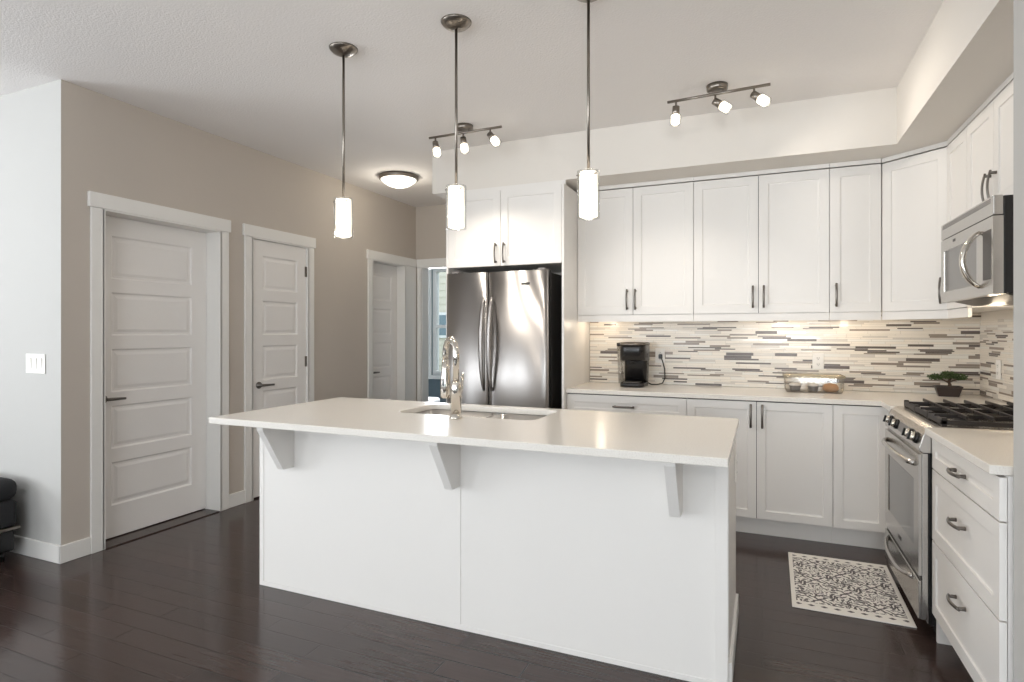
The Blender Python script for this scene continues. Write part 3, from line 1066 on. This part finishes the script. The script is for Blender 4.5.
# control panel: sloped bullnose with end caps
B = MB()
prof = [(XG + .055, .792), (XG + .012, .792), (XG + .002, .80), (XG + .001, .815), (XG + .016, .868), (XG + .030, .894), (XG + .050, .907), (XG + .08, .911), (XG + .08, .88)]
B.prism(prof, 'y', YR0 - .003, YR1 + .003)
cp = B.build('control_panel', 'steel_h', root, world=True, bev=.003)
na = math.atan2(.053, .015)
for ky in (3.085, 3.19, 3.50, 3.64):
    K = MB()
    K.M = Matrix.Translation((XG + .009, ky, .845)) @ Matrix.Rotation(-(na), 4, 'Y') @ Matrix.Rotation(0, 4, 'X')
    K.lathe([(.026, -.002), (.026, .008)], n=20); K.m = 1
    K.lathe([(.021, .008), (.019, .026), (.010, .028)], n=20); K.m = 0
    K.box(-.018, .018, -.0045, .0045, .027, .035)
    K.build('knob', ['black', 'chrome'], cp, world=True)
Dm = MB(); Dm.M = Matrix.Translation((XG + .0085, 3.345, .845)) @ Matrix.Rotation(-na, 4, 'Y')
Dm.box(-.022, .022, -.095, .095, -.001, .002); Dm.build('display', 'grey_plastic', cp, world=True)
# cooktop
B = MB(); B.box(XG + .055, XR - .03, YR0 - .004, YR1 + .004, .8885, .9095); ct = B.build('cooktop', 'steel_h', root, world=True, bev=.003)
for bx, by, r in ((.83, 3.17, .045), (.83, 3.59, .045), (1.10, 3.17, .038), (1.10, 3.59, .045), (.965, 3.38, .05)):
    K = MB(); K.lathe([(r * 1.25, 0), (r * 1.2, .008), (r, .009), (r, .02), (r * .9, .024)], (bx, by, .91), 20); K.build('burner', 'black_matte', ct, world=True)
for gy0, gy1 in ((YR0 + .012, 3.252), (3.256, 3.504), (3.508, YR1 - .012)):
    K = MB()
    gx0, gx1, zt, zb = XG + .085, XR - .06, .958, .9115
    bw = .009
    for yy in (gy0, gy1 - .016):
        K.box(gx0, gx1, yy, yy + .016, zb + .006, zt - .022)
    for xx in (gx0, gx1 - .016):
        K.box(xx, xx + .016, gy0 + .016, gy1 - .016, zb + .006, zt - .018)
    nb = 5
    for i in range(1, nb + 1):
        xx = gx0 + (gx1 - gx0) * i / (nb + 1)
        K.box(xx - bw / 2, xx + bw / 2, gy0 - .0, gy1, zt - .016, zt)
    for i in (1,):
        yy = gy0 + (gy1 - gy0) * i / 2
        K.box(gx0, gx1, yy - bw / 2, yy + bw / 2, zt - .026, zt - .008)
    for xx in (gx0, gx1 - .02):
        for yy in (gy0, gy1 - .02):
            K.box(xx, xx + .02, yy, yy + .02, zb - .001, zt - .012)
    K.build('grate', 'black_matte', root, world=True, bev=.0015, seg=1)

# ------------------------------------------------------------------ microwave
XMW = .863
root = thing('microwave', 'stainless over-the-range microwave with a curved handle', 'microwave', (1.08, (YM0 + YM1) / 2, 1.463))
B = MB(); B.box(XMW + .035, XR - .012, YM0 + .003, YM1 - .003, 1.468, 1.866); B.build('body', 'black', root, world=True, bev=.003)
B = MB(); B.box(XMW, XMW + .0345, YM0, YM1, 1.789, 1.869); vp = B.build('vent_panel', 'steel_h', root, world=True, bev=.004)
B = MB()
for k in range(3):
    B.box(XMW - .0008, XMW + .002, YM0 + .03, YM1 - .03, 1.842 + k * .007, 1.845 + k * .007)
B.build('vent_slot', 'steel_dark', vp, world=True)
B = MB(); B.M = FACE_X(XMW, YM1, 1.466)
W = YM1 - YM0
B.panel_slab(W, .319, .0345, [(.05, W - .20, .052, .262)], [(0, 0), (.003, .005)])
d = B.build('door', 'steel_h', root, world=True)
B = MB(); B.box(XMW + .0042, XMW + .0049, YM0 + .204, YM1 - .054, 1.522, 1.725); B.build('door_window', 'dark_glass', d, world=True)
B = MB()
pts = []
for k in range(19):
    t = -1 + 2 * k / 18
    pts.append((XMW - .001 - .062 * (1 - t * t) ** .75, YM0 + .150, 1.622 + .118 * t))
B.tube(pts, [.009 + .005 * (1 - (2 * k / 18 - 1) ** 4) for k in range(19)], 12, flat=(.9, 1.1))
B.build('handle', 'chrome', d, world=True)
B = MB(); B.box(XMW - .0008, XMW + .001, YM0 + .02, YM0 + .118, 1.53, 1.735); B.build('control_panel', 'steel_dark', d, world=True)
B = MB(); B.box(XMW - .0008, XMW + .001, 3.46, 3.50, 1.755, 1.768); B.build('badge', 'steel_dark', d, world=True)
B = MB(); B.prism([(XMW + .05, 1.467), (XR - .03, 1.467), (XR - .03, 1.445), (XMW + .13, 1.445)], 'y', YM0 + .03, YM1 - .03); B.build('hood_underside', 'steel_dark', root, world=True)
for yy in (3.1, 3.5):
    B = MB(); B.box(XMW + .15, XMW + .22, yy, yy + .1, 1.4435, 1.4448); B.build('filter_lamp', 'white_plastic', root, world=True)

for yy in (3.15, 3.55):
    point_light('hood_lamp_glow', (XMW + .19, yy, 1.41), .8, (1.0, .84, .62), .03)

# ------------------------------------------------------------------ things on the counters
# coffee maker
cx, cy = -.893, 4.44
root = thing('coffee_maker', 'black single-serve coffee maker on the back counter', 'coffee maker', (cx, cy, ZC + .0008))
B = MB()
B.loft([[(x, y, z) for x, y in rrect(-.095 * s, .105 * s, -.14, .12, .05, 6)] for z, s in ((0, .88), (.018, .9), (.03, .9))]); B.build('base', 'black', root)
B = MB()
B.loft([[(x, y, z) for x, y in rrect(-.075, .098 * s, -.01, .125, .035, 6)] for z, s in ((.031, .93), (.2, 1.0), (.235, 1.04))]); B.build('column', 'black', root)
B = MB()
B.loft([[(x, y, z) for x, y in rrect(-.085, .104, -.14 + i, .125, .055, 6)] for z, i in ((.195, .02), (.205, 0), (.295, 0), (.312, .006))]); hd = B.build('brew_head', 'black', root)
B = MB()
B.loft([[(x, y, z) for x, y in rrect(-.088 + i, .107 - i, -.143 + i, .128 - i, .055, 6)] for z, i in ((.3125, .002), (.322, 0), (.332, .012))]); B.build('trim_ring', 'nickel', hd)
B = MB(); B.tube([(-.07, -.13, .325), (-.05, -.165, .318), (.07, -.165, .318), (.09, -.13, .325)], .008, 10); B.build('lift_handle', 'nickel', hd)
B = MB()
B.loft([[(x, y, z) for x, y in rrect(-.122 - s, -.078, -.05, .115, .018, 5)] for z, s in ((.02, -.012), (.30, 0))]); tk = B.build('water_tank', 'clear_plastic', root)
B = MB()
B.loft([[(x, y, z) for x, y in rrect(-.124, -.077, -.052, .117, .018, 5)] for z in (.3005, .325)]); B.build('tank_lid', 'black', tk)
B = MB(); B.box(-.055, .065, -.13, -.02, .0305, .04); B.build('drip_tray', 'nickel_dark', root, bev=.004)
B = MB(); B.lathe([(.02, .175), (.028, .195)], (.01, -.075, 0), 16); B.build('nozzle', 'black', root)
pts = [(.095, .08, .02), (.12, .07, .008), (.15, .10, .006), (.185, .17, .012), (.2, .2, .05), (.195, .215, .12), (.18, .215, .18), (.165, .215, .215)]
B = MB(); B.tube(pts, .0045, 8); cd = B.build('power_cord', 'black', root)
B = MB(); B.box(.15, .178, .198, .2265, .2, .235); B.build('plug', 'black', cd, bev=.005)

# clear food container with rolls
root = thing('food_container', 'low clear plastic lidded food container on the back counter', 'container', (.32, 4.48, ZC + .0008))
B = MB()
B.loft([[(x, y, z) for x, y in rrect(-.17 - s, .17 + s, -.09 - s * .5, .09 + s * .5, .03, 5)] for z, s in ((.002, 0), (.02, .006), (.10, .012))], cap=False)
B.build('tub', 'clear_plastic', root)
B = MB()
B.loft([[(x, y, z) for x, y in rrect(-.188 + s, .188 - s, -.102 + s, .102 - s, .034, 5)] for z, s in ((.1005, 0), (.112, 0), (.124, .02))]); B.build('lid', 'lid_plastic', root)
B = MB()
B.loft([[(x, y, z) for x, y in rrect(-.165, .165, -.085, .085, .028, 5)] for z in (0, .0018)]); B.build('tray', 'grey_plastic', root)
for k, (px, mtl, nm, lb, sc) in enumerate(((-.11, 'grey_plastic', 'snack_cup', 'grey snack cup inside the clear container at the end toward the fridge', .04), (.0, 'grey_plastic', 'snack_cup', 'grey snack cup in the middle of the clear container', .036),
                                          (.105, 'bread', 'bread_roll', 'golden bread roll inside the clear container', .05))):
    B = MB()
    if mtl == 'bread':
        B.lathe([(.03, 0), (.048, .014), (.05, .03), (.038, .05), (.015, .058)], n=20)
    else:
        B.lathe([(sc * .75, 0), (sc * .9, .03), (sc, .034), (sc, .037)], n=20)
        B.m = 1
        B.lathe([(sc * .94, .0372), (sc * .9, .05), (sc * .5, .056)], n=20)
    tag(B.build(nm, [mtl, 'white_plastic']), lb, 'food').location = (.32 + px, 4.48, ZC + .0034)

# bonsai
random.seed(5)
root = thing('bonsai_tree', 'small bonsai in a dark tapered pot on the corner counter', 'plant', (1.085, 4.50, ZC + .0008), R(-6))
root.scale = (.78, .78, .82)
B = MB()
def rect_ring(hx, hy, z): return [(x, y, z) for x, y in rrect(-hx, hx, -hy, hy, .008, 2)]
B.loft([rect_ring(.068, .045, 0), rect_ring(.088, .06, .068), rect_ring(.092, .064, .070), rect_ring(.092, .064, .080), rect_ring(.082, .054, .080), rect_ring(.08, .052, .066)], cap=False, smooth=False)
B.add(rect_ring(.068, .045, 0), [tuple(range(12))])
pot = B.build('pot', 'pot', root)
B = MB(); B.loft([rect_ring(.0795, .0515, .05), rect_ring(.0795, .0515, .072)], smooth=False); B.build('soil', 'soil', pot)
B = MB(); B.tube([(.0, 0, .06), (.012, .0, .09), (.002, .003, .115), (.02, .0, .14)], [.015, .012, .010, .006], 8)
B.tube([(.005, 0, .105), (-.04, .005, .128), (-.075, .0, .14)], [.007, .005, .003], 6); B.tube([(.008, 0, .11), (.05, -.005, .13), (.09, 0, .135)], [.007, .005, .003], 6)
B.build('trunk', 'bark', root)
B = MB()
for (px, py, pz, ax, ay, az, n) in ((-.085, 0, .145, .055, .05, .026, 420), (.0, .0, .162, .06, .055, .032, 500), (.075, 0, .148, .055, .05, .027, 420)):
    for _ in range(n):
        a, t = random.random() * 2 * pi, random.random() * 2 - 1
        r = random.random() ** .4
        q = (1 - t * t) ** .5
        c = Vector((px + ax * r * q * cos(a), py + ay * r * q * sin(a), pz + az * r * t))
        dvec = Vector((random.uniform(-1, 1), random.uniform(-1, 1), random.uniform(-.3, 1))).normalized()
        sd = dvec.cross(Vector((random.uniform(-1, 1), random.uniform(-1, 1), .3))).normalized()
        ln, wd = random.uniform(.010, .019), .0035
        B.add([c - sd * wd, c + sd * wd, c + dvec * ln], [(0, 1, 2)])
fo = B.build('foliage', 'leaf', root)


# outlets and switch
def outlet(label, T, w=.072, h=.115, slots=True, name='wall_outlet', cat='outlet', group=None):
    root = thing(name, label, cat, T.to_translation(), 0, group)
    root.rotation_euler = T.to_euler()
    B = MB(); B.box(-w / 2, w / 2, -.006, 0, -h / 2, h / 2); B.build('cover_plate', 'white_plastic', root, bev=.0025)
    if slots:
        for z in (-.022, .022):
            B = MB(); B.box(-.016, .016, -.0085, -.0062, z - .014, z + .014); s = B.build('socket', 'white_plastic', root, bev=.003)
            B = MB()
            for x in (-.006, .006):
                B.box(x - .0012, x + .0012, -.0089, -.0086, z - .002, z + .007)
            B.box(-.002, .002, -.0089, -.0086, z - .010, z - .006)
            B.build('slot', 'black', s)
    else:
        for k in range(3):
            x = (k - 1) * .052
            B = MB(); B.prism([(-.0062, -.033), (-.0062, .033), (-.012, .033), (-.0075, -.033)], 'x', x - .017, x + .017)
            B.build('rocker', 'white_plastic', root, bev=.001)
    return root


outlet('white outlet on the mosaic above the clear food container', Matrix.Translation((.365, YB - .009, 1.105)))
outlet('white outlet on the mosaic beside the coffee maker', Matrix.Translation((-.735, YB - .009, 1.13)))
outlet('white outlet on the mosaic of the range wall', Matrix.Translation((XR - .009, 4.33, 1.09)) @ Matrix.Rotation(-pi / 2, 4, 'Z'))
outlet('white outlet on the end panel of the island', Matrix.Translation((XI1 + .0025, 2.82, .70)) @ Matrix.Rotation(pi / 2, 4, 'Z'))
outlet('white triple light switch on the pale wall by the corner', Matrix.Translation((-3.895, YF - .0015, 1.128)), .185, .115, False, 'light_switch', 'light switch')

# under-cabinet lights tucked behind the light rail
for k, (ux, uy, lb, pw) in enumerate(((-1.15, 4.46, 'under-cabinet light near the fridge surround', .9), (.12, 4.46, 'under-cabinet light above the clear container', .7), (.55, 4.46, 'under-cabinet light beside the corner cabinet', .8),
                                  (1.12, 2.60, 'under-cabinet light over the short counter', 1.8))):
    root = thing('cabinet_light', lb, 'light', (ux, uy, ZU0 - .0005))
    B = MB(); B.lathe([(.034, -.016), (.036, -.012), (.036, -.0002)], n=20); B.build('housing', 'nickel', root)
    B = MB(); B.lathe([(.026, -.018), (.028, -.0163)], n=20); B.build('lens', 'puck', root)
    point_light('puck_glow', (ux, uy, ZU0 - .06), pw, (1.0, .84, .64), .03)


# ------------------------------------------------------------------ lamps
def pendant_proto():
    root = thing('pendant_lamp', '', 'pendant lamp', (0, 0, 0))
    B = MB(); B.lathe([(.008, -.036), (.026, -.034), (.055, -.020), (.069, -.007), (.072, 0)], n=28); B.build('canopy', 'nickel', root)
    B = MB(); B.lathe([(.0065, -.765), (.0065, -.035)], n=10)
    B.build('rod', 'nickel', root)
    B = MB(); B.lathe([(.020, -.795), (.020, -.768), (.008, -.752)], n=16); cap = B.build('socket_cap', 'nickel', root)
    B = MB()
    ro, z0, z1 = .048, -.958, -.760
    B.lathe([(ro - .003, z1 - .004), (ro, z1), (ro, z0), (ro - .003, z0), (ro - .003, z1 - .004)], n=28, cap=False)
    B.build('glass_shade', 'clear', root)
    B = MB(); B.lathe([(.0365, -.95), (.0385, -.947), (.0385, -.768), (.036, -.764)], n=28, cap=True); B.build('diffuser', 'glow', root)
    for a in (-.6, 1.5, 3.6):
        B = MB(); B.M = Matrix.Rotation(a, 4, 'Z'); B.tube([(.036, 0, -.778), (.0515, 0, -.778)], .003, 8); B.build('thumb_screw', 'nickel', root)
    return root


pp = [(-1.95, 'pendant lamp at the far end of the island over the doors side'), (-1.303, 'middle pendant lamp hanging above the island sink'), (-.672, 'pendant lamp above the island end near the range')]
proto = pendant_proto()
for k, (px, lb) in enumerate(pp):
    o = proto if k == 0 else copy_tree(proto)
    o.location = (px, 2.39, H)
    o['label'] = 'cylinder ' + lb
    o['group'] = 'glass pendants above the island'
    point_light('pendant_glow', (px, 2.39, H - 1.02), 2.4, (1.0, .90, .77), .05)


def track(label, c, ang, heads):
    root = thing('track_light', label, 'track light', (c[0], c[1], H), ang, 'three-head ceiling track lights')
    B = MB(); B.lathe([(.048, -.034), (.058, -.028), (.060, 0)], n=28); B.build('canopy', 'nickel', root)
    B = MB()
    for s in (-.03, .03):
        B.tube([(s, 0, -.028), (s, 0, -.046)], .005, 8)
    B.tube([(-.285, 0, -.048), (.285, 0, -.048)], .0085, 10); B.build('bar', 'nickel', root)
    for hx, d in heads:
        d = Vector(d).normalized()
        j = Vector((hx, 0, -.092))
        B = MB(); B.tube([(hx, 0, -.048), j], .006, 8)
        B.tube([j - d * .012, j - d * .01, j + d * .032, j + d * .036], [.012, .021, .022, .018], 16)
        hd = B.build('lamp_head', 'nickel', root)
        B = MB()
        B.tube([j + d * .030, j + d * .040, j + d * .098, j + d * .100], [.021, .033, .033, .030], 18); B.build('lamp_glass', 'clear', hd)
        B = MB()
        B.tube([j + d * .037, j + d * .045, j + d * .088, j + d * .093], [.016, .026, .026, .021], 16); B.build('bulb', 'glow_hot', hd)
        wd = Matrix.Rotation(ang, 3, 'Z') @ (j + d * .15)
        sp = bpy.data.lights.new('track_spot', 'SPOT')
        sp.energy, sp.color, sp.spot_size, sp.spot_blend, sp.shadow_soft_size = (15 if d.x < .5 else 7), (1.0, .91, .80), R(125), .6, .03
        so = bpy.data.objects.new('track_spot', sp)
        COL.objects.link(so)
        so.location = (c[0] + wd.x, c[1] + wd.y, H + wd.z)
        so.rotation_euler = (Matrix.Rotation(ang, 3, 'Z') @ d).to_track_quat('-Z', 'Y').to_euler()
    return root


track('three-head nickel track light above the island toward the fridge', (-1.903, 3.61), R(-1), [(-.235, (.25, -.1, -1)), (-.01, (.2, -.1, -1)), (.2, (.75, -.2, -.9))])
track('three-head nickel track light in front of the bulkhead near the range', (-.241, 3.60), R(-4), [(-.235, (-.05, 0, -1)), (-.01, (.8, .1, -.6)), (.2, (.75, -.2, -.7))])

root = thing('ceiling_light', 'round flush dome ceiling light in the hall', 'ceiling light', (-3.075, 4.54, H))
B = MB(); B.lathe([(.165, -.034), (.178, -.03), (.180, 0)], n=36); B.build('rim', 'nickel', root)
B = MB(); B.lathe([(.002, -.105), (.05, -.100), (.1, -.084), (.14, -.058), (.163, -.0345)], n=36); B.build('dome', 'glow_dome', root)
point_light('dome_glow', (-3.075, 4.54, H - .16), 6, (1.0, .92, .78), .12)

# ------------------------------------------------------------------ rug
hw, hd = .249, .376
M['rug'] = rug_mat(hw, hd)
B = MB(); B.box(-hw, hw, -hd, hd, 0, .006)
rg = B.build('kitchen_mat', 'rug', bev=.002)
rg.location = (.386, 3.462, .0008)
rg.rotation_euler = (0, 0, R(-.8))
tag(rg, 'cream mat with a grey scroll print on the floor before the range', 'rug')

# ------------------------------------------------------------------ living room edge: dark upholstered bench
root = thing('ottoman', 'dark charcoal upholstered ottoman against the pale wall', 'ottoman', (-4.325, 1.72, 0))
B = MB(); B.box(-.395, .395, -.26, .26, .20, .355); B.build('body', 'black_fabric', root, bev=.03, seg=4)
B = MB(); B.box(-.40, .40, -.265, .265, .352, .475); B.build('cushion', 'black_fabric', root, bev=.05, seg=5)
B = MB(); B.box(-.40, .40, -.265, .265, .185, .2005); B.build('frame_rail', 'nickel', root, bev=.003)
B = MB(); B.box(-.38, .38, -.245, .245, .06, .1845); B.build('plinth', 'black', root, bev=.01)
for sx in (-1, 1):
    for sy in (-1, 1):
        B = MB(); B.lathe([(.018, 0), (.024, .06)], (sx * .33, sy * .2, 0), 14); B.build('leg', 'black', root)

# ------------------------------------------------------------------ bedroom and outdoors
root = thing('bed', 'bed with white bedding in the blue-grey bedroom', 'bed', (-5.3, 6.85, 0))
B = MB(); B.box(-1.0, 1.0, -.5, .5, .05, .20); B.build('bed_base', 'wood_bed', root, bev=.01)
B = MB(); B.box(-.98, .98, -.48, .48, .2005, .34); B.build('mattress', 'linen', root, bev=.04, seg=4)
B = MB(); B.box(-.55, 1.03, -.53, .53, .28, .375); B.build('duvet', 'linen', root, bev=.042, seg=4)
B = MB(); B.box(-.95, -.58, -.36, .36, .342, .46); B.build('pillow', 'linen', root, bev=.055, seg=5)
B = MB(); B.box(-1.06, -1.0, -.52, .52, .05, .95); B.build('headboard', 'wood_bed', root, bev=.015)
for sx in (-.93, .93):
    for yy in (-.44, .44):
        B = MB(); B.box(sx - .03, sx + .03, yy - .03, yy + .03, 0, .05); B.build('leg', 'wood_bed', root)

B = MB(); B.box(-30, 20, 8.35, 40, -.35, -.25)
struct(B.build('ground', 'grass'), 'lawn outside the bedroom window', 'ground')
root = thing('neighbour_house', 'pale sided house outside the bedroom window', 'building', (-9.0, 17, -.25))
B = MB()
x0, x1, y0, y1, z0, z1 = -15, -4.5, 15, 20, -.25, 5.2
B.box(x0, x1, y0, y1, z0, z1)
k = z0
while k < z1 - .2:
    B.prism([(y0, k), (y0 - .022, k), (y0, k + .19)], 'x', x0, x1); k += .2
B.build('wall', 'siding', root, world=True)
B = MB(); B.prism([(y0 - .4, z1), (y1 + .4, z1), ((y0 + y1) / 2, z1 + 2)], 'x', x0 - .3, x1 + .3); B.build('roof', 'roof', root, world=True)
for wx, wz in ((-13.0, 1.0), (-8.95, 1.15), (-6.4, 1.0), (-11.4, 3.2), (-7.2, 3.2)):
    B = MB(); B.box(wx - .6, wx + .6, y0 - .06, y0 - .02, wz, wz + .75); f = B.build('window_frame', 'trim', root, world=True)
    B = MB(); B.box(wx - .52, wx + .52, y0 - .068, y0 - .0605, wz + .08, wz + .67); B.build('pane', 'glass_dark', f, world=True)
